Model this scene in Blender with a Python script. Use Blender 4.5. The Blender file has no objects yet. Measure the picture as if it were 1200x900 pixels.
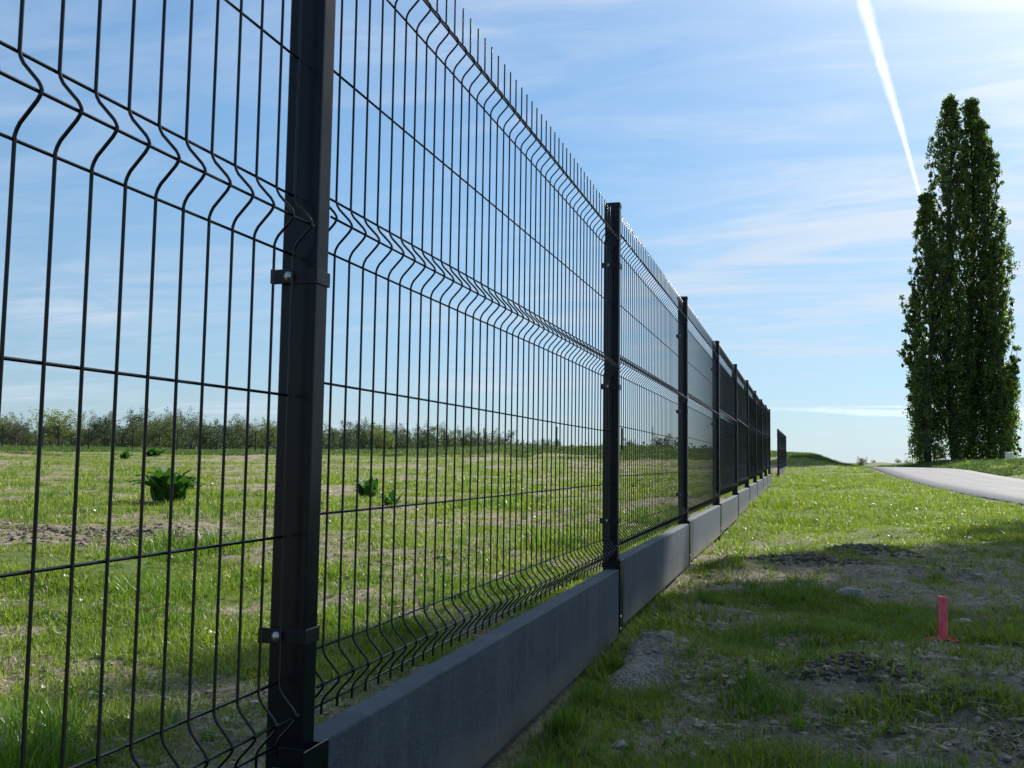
import bpy, bmesh, math, random
import numpy as np
from mathutils import Vector, Matrix, Euler

S = bpy.context.scene
COL = S.collection
rnd = random.Random(7)
rng = np.random.default_rng(11)
R = math.radians

# ------------------------------------------------------------------ camera
YAW, PITCH, ROLL, FOC = 0.2951, 0.0799, 0.0143, 1112.97
cam_d = bpy.data.cameras.new('camera'); cam = bpy.data.objects.new('camera', cam_d); COL.objects.link(cam)
cam_d.sensor_fit = 'HORIZONTAL'; cam_d.sensor_width = 36.0; cam_d.lens = 36.0 * FOC / 1200.0
cam_d.clip_start = 0.02; cam_d.clip_end = 30000
fw = Vector((-math.sin(YAW) * math.cos(PITCH), math.cos(YAW) * math.cos(PITCH), math.sin(PITCH)))
rt = Vector((math.cos(YAW), math.sin(YAW), 0)); up = rt.cross(fw)
r2 = rt * math.cos(ROLL) + up * math.sin(ROLL); u2 = -rt * math.sin(ROLL) + up * math.cos(ROLL)
m = Matrix((r2, u2, -fw)).transposed().to_4x4()
cam.matrix_world = m
S.camera = cam

# ------------------------------------------------------------------ sun and sky
SUN_AZ, SUN_EL = R(26), R(40)
sdir = Vector((math.cos(SUN_EL) * math.sin(SUN_AZ), math.cos(SUN_EL) * math.cos(SUN_AZ), math.sin(SUN_EL)))
sl = bpy.data.lights.new('sun', 'SUN'); sl.energy = 5.0; sl.angle = R(0.55); sl.color = (1.0, 0.94, 0.85)
so = bpy.data.objects.new('sun', sl); COL.objects.link(so)
so.rotation_euler = (-sdir).to_track_quat('-Z', 'Y').to_euler()
S.view_settings.view_transform = 'Standard'; S.view_settings.look = 'None'
S.view_settings.exposure = 0.75; S.view_settings.gamma = 1.0

W = bpy.data.worlds.new('World'); S.world = W; W.use_nodes = True
nt = W.node_tree; nt.nodes.clear()
def N(nt, t, **k):
    n = nt.nodes.new(t)
    for a, b in k.items():
        if a.startswith('i_'):
            n.inputs[a[2:].replace('_', ' ')].default_value = b
        else:
            setattr(n, a, b)
    return n
def L(nt, a, b): nt.links.new(a, b)
def M_(nt, op, a, b=None, c=None, clamp=False):
    n = nt.nodes.new('ShaderNodeMath'); n.operation = op; n.use_clamp = clamp
    for i, v in enumerate((a, b, c)):
        if v is None: continue
        if isinstance(v, (int, float)): n.inputs[i].default_value = v
        else: nt.links.new(v, n.inputs[i])
    return n.outputs[0]
def ramp(nt, fac, stops, interp='LINEAR'):
    n = nt.nodes.new('ShaderNodeValToRGB'); cr = n.color_ramp; cr.interpolation = interp
    while len(cr.elements) < len(stops): cr.elements.new(0.5)
    for e, (p, c) in zip(cr.elements, stops):
        e.position = p; e.color = (*c, 1) if len(c) == 3 else c
    if fac is not None: nt.links.new(fac, n.inputs[0])
    return n.outputs[0]
def mixc(nt, fac, a, b, mode='MIX'):
    n = nt.nodes.new('ShaderNodeMix'); n.data_type = 'RGBA'; n.blend_type = mode
    for sock, v in ((n.inputs[0], fac), (n.inputs[6], a), (n.inputs[7], b)):
        if isinstance(v, (int, float)): sock.default_value = v
        elif isinstance(v, tuple): sock.default_value = (*v, 1) if len(v) == 3 else v
        else: nt.links.new(v, sock)
    return n.outputs[2]
def noise(nt, vec, scale, detail=4, rough=0.55, dist=0.0):
    n = nt.nodes.new('ShaderNodeTexNoise'); n.inputs['Scale'].default_value = scale
    n.inputs['Detail'].default_value = detail; n.inputs['Roughness'].default_value = rough
    n.inputs['Distortion'].default_value = dist
    if vec is not None: nt.links.new(vec, n.inputs['Vector'])
    return n.outputs['Fac']

sky = N(nt, 'ShaderNodeTexSky', sky_type='NISHITA', sun_disc=False, sun_elevation=SUN_EL, sun_rotation=SUN_AZ,
        air_density=1.0, dust_density=0.6, ozone_density=2.2, altitude=100)
tc = N(nt, 'ShaderNodeTexCoord'); D = tc.outputs['Generated']
sep = N(nt, 'ShaderNodeSeparateXYZ'); L(nt, D, sep.inputs[0])
zz = M_(nt, 'MAXIMUM', M_(nt, 'ADD', sep.outputs['Z'], 0.06), 0.02)
cx_ = M_(nt, 'DIVIDE', sep.outputs['X'], zz); cy_ = M_(nt, 'DIVIDE', sep.outputs['Y'], zz)
# cirrus lives on a high flat layer; stretched along one wind direction
cmb = N(nt, 'ShaderNodeCombineXYZ'); L(nt, cx_, cmb.inputs[0]); L(nt, cy_, cmb.inputs[1])
mp = N(nt, 'ShaderNodeMapping'); mp.inputs['Rotation'].default_value = (0, 0, R(24)); mp.inputs['Scale'].default_value = (0.40, 0.80, 1)
L(nt, cmb.outputs[0], mp.inputs[0])
n1 = noise(nt, mp.outputs[0], 1.0, 7, 0.55, 0.9)
mp2 = N(nt, 'ShaderNodeMapping'); mp2.inputs['Rotation'].default_value = (0, 0, R(14)); mp2.inputs['Scale'].default_value = (0.6, 1.7, 1)
mp2.inputs['Location'].default_value = (3.1, 1.7, 0)
L(nt, cmb.outputs[0], mp2.inputs[0])
n2 = noise(nt, mp2.outputs[0], 1.7, 9, 0.60, 1.3)
mp3 = N(nt, 'ShaderNodeMapping'); mp3.inputs['Scale'].default_value = (0.35, 0.35, 1); mp3.inputs['Location'].default_value = (5.3, 0.4, 0)
L(nt, cmb.outputs[0], mp3.inputs[0])
n3 = noise(nt, mp3.outputs[0], 1.0, 3, 0.5)
cl = M_(nt, 'ADD', M_(nt, 'MULTIPLY', n1, 0.55), M_(nt, 'MULTIPLY', n2, 0.45))
cl = M_(nt, 'ADD', cl, M_(nt, 'MULTIPLY', M_(nt, 'SUBTRACT', n3, 0.5), 0.45))
# angular distance to the sun: thin cloud scatters forward
dotn = N(nt, 'ShaderNodeVectorMath', operation='DOT_PRODUCT'); L(nt, D, dotn.inputs[0]); dotn.inputs[1].default_value = sdir
glow = M_(nt, 'POWER', M_(nt, 'MAXIMUM', dotn.outputs['Value'], 0.0), 6.0)
cl = M_(nt, 'ADD', cl, M_(nt, 'MULTIPLY', M_(nt, 'SUBTRACT', glow, .22), 0.16))
cmask = ramp(nt, cl, [(0.41, (0, 0, 0)), (0.51, (0.22,) * 3), (0.64, (0.82,) * 3)])
K_ = 11.8
tg = lambda *c: tuple(x * K_ / 12 for x in c)
el = M_(nt, 'MAXIMUM', sep.outputs['Z'], 0.0)
grad = ramp(nt, el, [(0.0, tg(.62, .80, .90)), (0.09, tg(.50, .76, .98)), (0.25, tg(.36, .65, 1.0)), (0.5, tg(.20, .45, .86)), (1.0, tg(.09, .25, .58))])
sunny = M_(nt, 'MULTIPLY_ADD', M_(nt, 'MULTIPLY_ADD', dotn.outputs['Value'], 0.5, 0.5), 9.6, 2.6)   # the half of the sky away from the sun is darker
gsc = N(nt, 'ShaderNodeVectorMath', operation='SCALE'); L(nt, grad, gsc.inputs[0]); L(nt, sunny, gsc.inputs['Scale'])
skyt = mixc(nt, 1.0, sky.outputs[0], (1.15, 1.42, 1.62), 'MULTIPLY')
skyc = mixc(nt, 0.72, skyt, gsc.outputs[0])
haze_ = M_(nt, 'POWER', M_(nt, 'MAXIMUM', dotn.outputs['Value'], 0.0), 16.0)
ccol = mixc(nt, glow, (7.6, 8.9, 10.6), (10.8, 11.2, 11.6))
mixsky = mixc(nt, cmask, skyc, ccol)
mixsky = mixc(nt, M_(nt, 'MULTIPLY', haze_, .6), mixsky, (22, 22, 21.5))
core = M_(nt, 'POWER', M_(nt, 'MAXIMUM', dotn.outputs['Value'], 0.0), 70.0)
mixsky = mixc(nt, core, mixsky, (60, 58, 54))
bg = N(nt, 'ShaderNodeBackground'); L(nt, mixsky, bg.inputs[0]); bg.inputs[1].default_value = 0.05
wo = N(nt, 'ShaderNodeOutputWorld'); L(nt, bg.outputs[0], wo.inputs[0])

# ------------------------------------------------------------------ helpers
def tag(o, label=None, cat=None, group=None, kind=None):
    if label: o['label'] = label
    if cat: o['category'] = cat
    if group: o['group'] = group
    if kind: o['kind'] = kind
    return o
def empty(name, loc, rz=0.0):
    o = bpy.data.objects.new(name, None); COL.objects.link(o); o.location = loc; o.rotation_euler.z = rz
    o.empty_display_size = 0.2
    return o
def add(name, mesh, parent=None, loc=(0, 0, 0), mat=None):
    o = bpy.data.objects.new(name, mesh); COL.objects.link(o); o.location = loc
    if parent is not None: o.parent = parent
    if mat is not None and not mesh.materials: mesh.materials.append(mat)
    return o
def npmesh(name, V, F, mat=None, smooth=False):
    """V (n,3); F (m,3) or (m,4) int array"""
    V = np.asarray(V, np.float32); F = np.asarray(F, np.int32)
    me = bpy.data.meshes.new(name); k = F.shape[1]
    me.vertices.add(len(V)); me.vertices.foreach_set('co', V.ravel())
    me.loops.add(F.size); me.loops.foreach_set('vertex_index', F.ravel())
    me.polygons.add(len(F)); me.polygons.foreach_set('loop_start', np.arange(0, F.size, k, dtype=np.int32))
    me.polygons.foreach_set('loop_total', np.full(len(F), k, np.int32))
    me.update(calc_edges=True); me.validate()
    if smooth: me.polygons.foreach_set('use_smooth', np.ones(len(F), bool))
    if mat: me.materials.append(mat)
    return me
def tube_arrays(path, rad, sides=7, cap=True):
    P = np.asarray(path, float); n = len(P)
    rad = np.broadcast_to(np.asarray(rad, float), (n,))
    T = np.gradient(P, axis=0); T /= np.linalg.norm(T, axis=1)[:, None] + 1e-12
    ref = np.array([0, 0, 1.0]) if abs(T[0] @ np.array([0, 0, 1.0])) < 0.9 else np.array([0, 1.0, 0])
    A = np.cross(T, ref); A /= np.linalg.norm(A, axis=1)[:, None] + 1e-12
    B = np.cross(T, A)
    th = np.arange(sides) * 2 * np.pi / sides
    V = P[:, None, :] + rad[:, None, None] * (np.cos(th)[None, :, None] * A[:, None, :] + np.sin(th)[None, :, None] * B[:, None, :])
    V = V.reshape(-1, 3); F = []
    i = np.arange(n - 1)[:, None] * sides; j = np.arange(sides)[None, :]; j2 = (j + 1) % sides
    F = np.stack([i + j, i + j2, i + sides + j2, i + sides + j], -1).reshape(-1, 4)
    if cap:
        V = np.vstack([V, P[:1], P[-1:]]); c0, c1 = n * sides, n * sides + 1
        jj = np.arange(sides); jn = (jj + 1) % sides; b = (n - 1) * sides
        F = np.vstack([F, np.stack([jn, jj, np.full(sides, c0), np.full(sides, c0)], -1) if False else np.zeros((0, 4), int)])
        caps = [np.stack([jn, jj, np.full(sides, c0)], -1), np.stack([b + jj, b + jn, np.full(sides, c1)], -1)]
        return V, F, np.vstack(caps)
    return V, F, np.zeros((0, 3), int)
class Geo:
    """collects triangles into one mesh"""
    def __init__(s): s.V = []; s.F = []; s.M = []; s.n = 0
    def addvf(s, V, F, mi=0):
        V = np.asarray(V, float); F = np.asarray(F, int)
        if F.shape[1] == 4: F = np.vstack([F[:, [0, 1, 2]], F[:, [0, 2, 3]]])
        s.V.append(V); s.F.append(F + s.n); s.M.append(np.full(len(F), mi)); s.n += len(V)
    def tube(s, path, rad, sides=7, mi=0, cap=True):
        V, F, C = tube_arrays(path, rad, sides, cap)
        F = np.vstack([F[:, [0, 1, 2]], F[:, [0, 2, 3]], C]); s.addvf(V, F, mi)
    def mesh(s, name, mats, smooth=False):
        me = npmesh(name, np.vstack(s.V), np.vstack(s.F), None, smooth)
        for m_ in (mats if isinstance(mats, (list, tuple)) else [mats]): me.materials.append(m_)
        me.polygons.foreach_set('material_index', np.concatenate(s.M).astype(np.int32))
        return me
def bm_mesh(name, bm, mat=None, smooth=False):
    me = bpy.data.meshes.new(name); bm.normal_update(); bm.to_mesh(me); bm.free()
    if smooth:
        for p in me.polygons: p.use_smooth = True
    if mat: me.materials.append(mat)
    return me
def box_bm(lo, hi, bev=0.0, seg=2, bm=None):
    own = bm is None
    if own: bm = bmesh.new()
    r = bmesh.ops.create_cube(bm, size=1.0)
    vs = r['verts']
    for v in vs:
        v.co = Vector([(lo[i] + hi[i]) / 2 + v.co[i] * (hi[i] - lo[i]) for i in range(3)])
    if bev > 0:
        es = list({e for v in vs for e in v.link_edges})
        bmesh.ops.bevel(bm, geom=es, offset=bev, segments=seg, affect='EDGES', profile=0.5)
    return bm
# value noise in numpy
_perm = rng.random((256, 256))
def vnoise(x, y):
    xi = np.floor(x).astype(int); yi = np.floor(y).astype(int); fx = x - xi; fy = y - yi
    fx = fx * fx * (3 - 2 * fx); fy = fy * fy * (3 - 2 * fy)
    g = lambda a, b: _perm[a & 255, b & 255]
    return (g(xi, yi) * (1 - fx) + g(xi + 1, yi) * fx) * (1 - fy) + (g(xi, yi + 1) * (1 - fx) + g(xi + 1, yi + 1) * fx) * fy
def fbm(x, y, o=4, ox=0.0):
    s = 0; a = 0.5; t = 0
    for k in range(o):
        s = s + a * vnoise(x * 2 ** k + 17.3 * k + ox, y * 2 ** k + 9.1 * k - ox); t += a; a *= 0.5
    return s / t
def sstep(a, b, x):
    t = np.clip((x - a) / (b - a), 0, 1); return t * t * (3 - 2 * t)

# ------------------------------------------------------------------ materials
def newmat(name):
    m_ = bpy.data.materials.new(name); m_.use_nodes = True; t = m_.node_tree; t.nodes.clear()
    out = N(t, 'ShaderNodeOutputMaterial'); return m_, t, out
def pbsdf(t, **k):
    b = N(t, 'ShaderNodeBsdfPrincipled')
    for a, v in k.items():
        s = b.inputs[a.replace('_', ' ')]
        if isinstance(v, (int, float)): s.default_value = v
        elif isinstance(v, tuple): s.default_value = (*v, 1) if len(v) == 3 else v
        else: t.links.new(v, s)
    return b
def bump(t, h, strength=0.3, dist=0.01):
    b = N(t, 'ShaderNodeBump'); b.inputs['Strength'].default_value = strength; b.inputs['Distance'].default_value = dist
    t.links.new(h, b.inputs['Height']); return b.outputs[0]
def mat_paint(name, col, rough, scale=60, var=0.25, bs=0.05, coat=0.0, spec=0.5):
    m_, t, out = newmat(name); c = N(t, 'ShaderNodeTexCoord').outputs['Object']
    n = noise(t, c, scale, 5, 0.6); nb = noise(t, c, 9, 3, 0.5)
    colr = ramp(t, n, [(0.3, tuple(x * (1 - var) for x in col)), (0.7, tuple(x * (1 + var) for x in col))])
    rg = ramp(t, nb, [(0.3, (rough * 0.8,) * 3), (0.75, (min(1, rough * 1.25),) * 3)])
    b = pbsdf(t, Base_Color=colr, Roughness=rg, Normal=bump(t, noise(t, c, 900, 2, 0.5), bs, 0.0006), Coat_Weight=coat, Specular_IOR_Level=spec)
    L(t, b.outputs[0], out.inputs[0]); return m_
M_post = mat_paint('anthracite_powder_coat', (0.0003, 0.0024, 0.0075), 0.32, bs=0.05, spec=0.34)
M_wire = mat_paint('anthracite_wire_coat', (0.0012, 0.0026, 0.006), 0.28, bs=0.05, spec=0.42)
M_cap = mat_paint('black_plastic', (0.004, 0.006, 0.011), 0.40, spec=0.4)
def mat_metal():
    m_, t, out = newmat('galvanised_bolt'); c = N(t, 'ShaderNodeTexCoord').outputs['Object']
    n = noise(t, c, 300, 4, 0.6)
    b = pbsdf(t, Base_Color=ramp(t, n, [(0.3, (0.42, 0.43, 0.44)), (0.7, (0.66, 0.67, 0.68))]), Metallic=0.9, Roughness=0.38)
    L(t, b.outputs[0], out.inputs[0]); return m_
M_bolt = mat_metal()
def mat_board():
    m_, t, out = newmat('cast_concrete_anthracite'); tcn = N(t, 'ShaderNodeTexCoord'); c = tcn.outputs['Object']
    geo = N(t, 'ShaderNodeNewGeometry'); cw = geo.outputs['Position']
    n = noise(t, cw, 6, 6, 0.6); n2 = noise(t, cw, 90, 5, 0.65); n3 = noise(t, cw, 1.2, 3, 0.5)
    mp = N(t, 'ShaderNodeMapping'); mp.inputs['Scale'].default_value = (1, 9, 0.8); L(t, cw, mp.inputs[0])
    st = noise(t, mp.outputs[0], 2.0, 5, 0.6)
    a = ramp(t, n, [(0.3, (0.019, 0.037, 0.056)), (0.7, (0.042, 0.064, 0.086))])
    a = mixc(t, ramp(t, st, [(0.48, (0, 0, 0)), (0.70, (0.6, 0.6, 0.6))]), a, (0.085, 0.105, 0.128))
    a = mixc(t, ramp(t, n2, [(0.42, (0.45,) * 3), (0.5, (0, 0, 0))]), a, (0.017, 0.028, 0.042))
    a = mixc(t, ramp(t, noise(t, cw, 330, 3, 0.6), [(0.56, (0, 0, 0)), (0.70, (0.55,) * 3)]), a, (0.13, 0.15, 0.17))
    sp = N(t, 'ShaderNodeSeparateXYZ'); L(t, c, sp.inputs[0])
    low = ramp(t, M_(t, 'ADD', M_(t, 'MULTIPLY', sp.outputs['Z'], -4.0), M_(t, 'MULTIPLY', M_(t, 'SUBTRACT', n, 0.5), 0.5)), [(0.55, (0, 0, 0)), (0.95, (0.85,) * 3)])
    a = mixc(t, low, a, (0.12, 0.11, 0.095))
    b = pbsdf(t, Base_Color=a, Roughness=0.78, Normal=bump(t, M_(t, 'ADD', noise(t, cw, 260, 4, 0.7), M_(t, 'MULTIPLY', noise(t, cw, 40, 4, 0.6), 0.8)), 0.7, 0.004))
    L(t, b.outputs[0], out.inputs[0]); return m_
M_board = mat_board()
def mat_leaf(name, c1, c2, c3, trans=0.4, rough=0.45, scale=1.5, spec=0.5):
    m_, t, out = newmat(name)
    oi = N(t, 'ShaderNodeObjectInfo'); geo = N(t, 'ShaderNodeNewGeometry')
    n = noise(t, geo.outputs['Position'], scale, 3, 0.6)
    rr = geo.outputs['Random Per Island']
    f = M_(t, 'ADD', M_(t, 'MULTIPLY', n, 0.75), M_(t, 'MULTIPLY', M_(t, 'SUBTRACT', rr, .15), 0.45))
    colr = ramp(t, f, [(0.22, c1), (0.5, c2), (0.8, c3)])
    b = pbsdf(t, Base_Color=colr, Roughness=rough, Specular_IOR_Level=spec)
    tr = N(t, 'ShaderNodeBsdfTranslucent'); tcol = mixc(t, 1.0, colr, (1.35, 1.5, 0.55), 'MULTIPLY'); L(t, tcol, tr.inputs[0])
    mx = N(t, 'ShaderNodeMixShader'); mx.inputs[0].default_value = trans
    L(t, b.outputs[0], mx.inputs[1]); L(t, tr.outputs[0], mx.inputs[2]); L(t, mx.outputs[0], out.inputs[0]); return m_
M_grass = mat_leaf('grass_blade', (0.060, 0.110, 0.014), (0.125, 0.185, 0.026), (0.23, 0.26, 0.055), 0.5, 0.42, 1.1, 0.4)
M_grass2 = mat_leaf('lush_grass_blade', (0.038, 0.100, 0.012), (0.080, 0.160, 0.020), (0.15, 0.22, 0.034), 0.5, 0.36, 1.5, 0.5)
M_straw = mat_leaf('dry_straw', (0.12, 0.10, 0.058), (0.20, 0.17, 0.10), (0.34, 0.30, 0.19), 0.25, 0.6, 3)
M_herb = mat_leaf('herb_leaf', (0.040, 0.095, 0.020), (0.065, 0.14, 0.030), (0.11, 0.19, 0.045), 0.35, 0.35, 3)
M_dock = mat_leaf('dock_leaf', (0.018, 0.065, 0.014), (0.035, 0.105, 0.018), (0.08, 0.18, 0.026), 0.30, 0.6, 5, 0.15)
M_poplar = mat_leaf('poplar_leaf', (0.034, 0.074, 0.022), (0.076, 0.130, 0.030), (0.19, 0.26, 0.040), 0.42, 0.45, 0.40, 0.6)
M_tree = [mat_leaf('tree_leaf_dark', (0.022, 0.046, 0.020), (0.036, 0.068, 0.028), (0.065, 0.105, 0.038), 0.3, 0.6, 0.12),
          mat_leaf('tree_leaf_fresh', (0.06, 0.10, 0.022), (0.11, 0.15, 0.035), (0.17, 0.20, 0.05), 0.4, 0.6, 0.12),
          mat_leaf('tree_twig_grey', (0.045, 0.048, 0.042), (0.07, 0.075, 0.06), (0.10, 0.11, 0.08), 0.2, 0.8, 0.12),
          mat_leaf('tree_leaf_olive', (0.038, 0.066, 0.022), (0.068, 0.10, 0.032), (0.12, 0.15, 0.05), 0.3, 0.7, 0.12)]
def mat_bark(name, a, b_):
    m_, t, out = newmat(name); c = N(t, 'ShaderNodeNewGeometry').outputs['Position']
    mp = N(t, 'ShaderNodeMapping'); mp.inputs['Scale'].default_value = (4, 4, 0.8); L(t, c, mp.inputs[0])
    n = noise(t, mp.outputs[0], 3, 6, 0.7)
    b = pbsdf(t, Base_Color=ramp(t, n, [(0.3, a), (0.7, b_)]), Roughness=0.9, Normal=bump(t, n, 0.8, 0.05))
    L(t, b.outputs[0], out.inputs[0]); return m_
M_bark = mat_bark('bark', (0.045, 0.040, 0.034), (0.11, 0.10, 0.085))
def mat_stone(name, a, b_, sc=18):
    m_, t, out = newmat(name); c = N(t, 'ShaderNodeNewGeometry').outputs['Position']
    n = noise(t, c, sc, 6, 0.65)
    b = pbsdf(t, Base_Color=ramp(t, n, [(0.3, a), (0.7, b_)]), Roughness=0.85, Normal=bump(t, noise(t, c, sc * 5, 5, 0.7), 0.6, 0.004))
    L(t, b.outputs[0], out.inputs[0]); return m_
M_stone = mat_stone('pale_limestone', (0.17, 0.155, 0.13), (0.38, 0.355, 0.31))
M_clod = mat_stone('soil_clod', (0.13, 0.108, 0.080), (0.34, 0.295, 0.225), 30)
def mat_stake():
    m_, t, out = newmat('red_sprayed_wood'); c = N(t, 'ShaderNodeTexCoord').outputs['Object']
    mp = N(t, 'ShaderNodeMapping'); mp.inputs['Scale'].default_value = (160, 160, 9); L(t, c, mp.inputs[0])
    n = noise(t, mp.outputs[0], 1, 5, 0.7); n2 = noise(t, c, 40, 4, 0.6)
    a = ramp(t, n, [(0.30, (0.62, 0.035, 0.060)), (0.5, (0.92, 0.095, 0.135)), (0.72, (0.95, 0.34, 0.33))])
    a = mixc(t, ramp(t, n2, [(0.55, (0, 0, 0)), (0.72, (0.6,) * 3)]), a, (0.70, 0.42, 0.34))
    b = pbsdf(t, Base_Color=a, Roughness=0.6, Normal=bump(t, n, 0.5, 0.001)); L(t, b.outputs[0], out.inputs[0]); return m_
M_stake = mat_stake()
M_redsoil = mat_stone('red_sprayed_soil', (0.36, 0.030, 0.042), (0.72, 0.10, 0.12), 60)

# ------------------------------------------------------------------ terrain heights
TA = np.array([-180, -70, -48, -35, -25, -17, -10, -3, .6, 3, 5, 9, 12, 25, 180.])
TR = np.array([0, 4, 8, 12, 20, 30, 38, 47, 60, 70, 85, 110, 200, 600, 6000.])
TZ = np.array([
 [-.63, -.66, -.62, -.60, -.56, -.50, -.45, -.35, -.2, -.1, -.1, -.1, 0, 0, 0],
 [-.63, -.66, -.62, -.59, -.51, -.40, -.30, -.17, .08, .26, .2, .1, 0, 0, 0],
 [-.63, -.66, -.62, -.58, -.50, -.38, -.28, -.15, .12, .30, .2, .1, 0, 0, 0],
 [-.63, -.66, -.62, -.58, -.50, -.38, -.28, -.12, .16, .34, .25, .1, 0, 0, 0],
 [-.63, -.66, -.62, -.58, -.50, -.38, -.25, -.05, .32, .52, .4, .2, 0, 0, 0],
 [-.63, -.66, -.62, -.58, -.51, -.38, -.22, .10, .66, .92, .7, .3, 0, 0, 0],
 [-.63, -.665, -.62, -.58, -.52, -.42, -.28, .05, .72, 1.0, .8, .3, 0, 0, 0],
 [-.63, -.67, -.62, -.58, -.52, -.46, -.42, -.22, .55, .85, .7, .3, 0, 0, 0],
 [-.63, -.67, -.62, -.585, -.535, -.48, -.43, -.20, .52, .66, .5, .2, 0, 0, 0],
 [-.63, -.665, -.63, -.59, -.55, -.50, -.40, -.13, .30, .36, .2, .1, 0, 0, 0],
 [-.63, -.66, -.63, -.60, -.57, -.51, -.38, -.15, -.08, -.06, -.05, -.05, 0, 0, 0],
 [-.63, -.66, -.63, -.60, -.57, -.53, -.40, -.18, .0, .14, .18, .1, 0, 0, 0],
 [-.63, -.66, -.63, -.60, -.57, -.54, -.40, -.10, .12, .22, .25, .15, 0, 0, 0],
 [-.63, -.66, -.63, -.60, -.57, -.54, -.42, -.1, .12, .22, .25, .15, 0, 0, 0],
 [-.63, -.66, -.63, -.60, -.57, -.50, -.45, -.35, -.2, -.1, -.1, -.1, 0, 0, 0]])
def road_z(y): return np.interp(y, [0, 22, 30, 36, 42, 47, 52, 60, 75, 100, 300], [-.575, -.565, -.50, -.43, -.29, -.165, -.11, -.095, -.11, -.09, 0])
def road_c(y): return 5.3 - 0.0011 * np.maximum(y - 45, 0) ** 2 * (1) # centre line bends left past the crest
def road_w(y): return np.full_like(y, 2.0)
MOUNDS = [  # x, y, rx, ry, h
 (-.475, 3.30, .13, .28, .045),
 (0.47, 6.9, 0.42, 0.30, .10), (0.10, 6.3, 0.50, 0.26, .07), (0.15, 3.0, .30, .16, .075), (0.42, 2.75, .22, .12, .05), (-.05, 8.4, .5, .25, .05),
 (0.85, 6.2, .5, .3, .06), (-.33, 3.15, .20, .14, .035), (-0.45, 4.15, .16, .28, .05), (0.75, 9.5, .7, .35, .07), (1.2, 8.2, .5, .3, .06), (-.40, 5.9, .16, .25, .05)]
def terrain(x, y, fine=True):
    x = np.asarray(x, float); y = np.asarray(y, float)
    r = np.hypot(x, y); a = np.degrees(np.arctan2(x, y))
    ai = np.clip(np.searchsorted(TA, a) - 1, 0, len(TA) - 2); ri = np.clip(np.searchsorted(TR, r) - 1, 0, len(TR) - 2)
    fa = np.clip((a - TA[ai]) / (TA[ai + 1] - TA[ai]), 0, 1); fr = np.clip((r - TR[ri]) / (TR[ri + 1] - TR[ri]), 0, 1)
    fa = fa * fa * (3 - 2 * fa)
    z = (TZ[ai, ri] * (1 - fr) + TZ[ai, ri + 1] * fr) * (1 - fa) + (TZ[ai + 1, ri] * (1 - fr) + TZ[ai + 1, ri + 1] * fr) * fa
    # road corridor
    dr = np.abs(x - road_c(y)); wr = road_w(y)
    side = x > road_c(y)
    k = 1 - sstep(wr + 0.0, wr + np.where(side, 1.6, 2.4), dr)
    k = k * (1 - sstep(95, 120, y)) * sstep(-30, -20, y)
    z = z * (1 - k) + (road_z(y) - 0.03) * k
    amp = (1 - k * 0.97)
    z = z + amp * (fbm(x * .35, y * .35, 3) - .5) * np.clip(.10 + r * .003, 0, .35) * sstep(1.5, 6, r)
    z = z + amp * np.where(side, 0.22 * sstep(wr + .5, wr + 2.5, dr), 0) * sstep(10, 30, y) * (1 - sstep(95, 130, y))
    if fine:
        q = sstep(0, 1, 1 - r / 60)
        z = z + amp * ((fbm(x * 2.2, y * 2.2, 3, 5.) - .5) * .085 + (fbm(x * 9, y * 9, 3, 2.) - .5) * .022) * (.3 + .7 * q)
        rough = soil(x, y)
        z = z + amp * rough * (np.abs(fbm(x * 26, y * 26, 2, 8.) - .5) * .030 + (fbm(x * 60, y * 60, 2, 8.) - .5) * .012) * sstep(0, 1, 1.4 - r / 14)
    for (mx, my, rx, ry, h) in MOUNDS:
        e = ((x - mx) / rx) ** 2 + ((y - my) / ry) ** 2
        z = z + h * np.exp(-e * 1.3) * (0.75 + .5 * fbm(x * 7, y * 7, 2, 3.))
    # level strip beneath the boards
    kf = (1 - sstep(.03, .16, np.abs(x + .672))) * (y < 23) 
    zf = np.interp(y, [0, 3.6, 6, 8.3, 10.7, 15, 23], [-.675, -.672, -.625, -.61, -.585, -.56, -.52])
    z = z * (1 - kf) + np.minimum(z, zf) * kf
    return z
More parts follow.
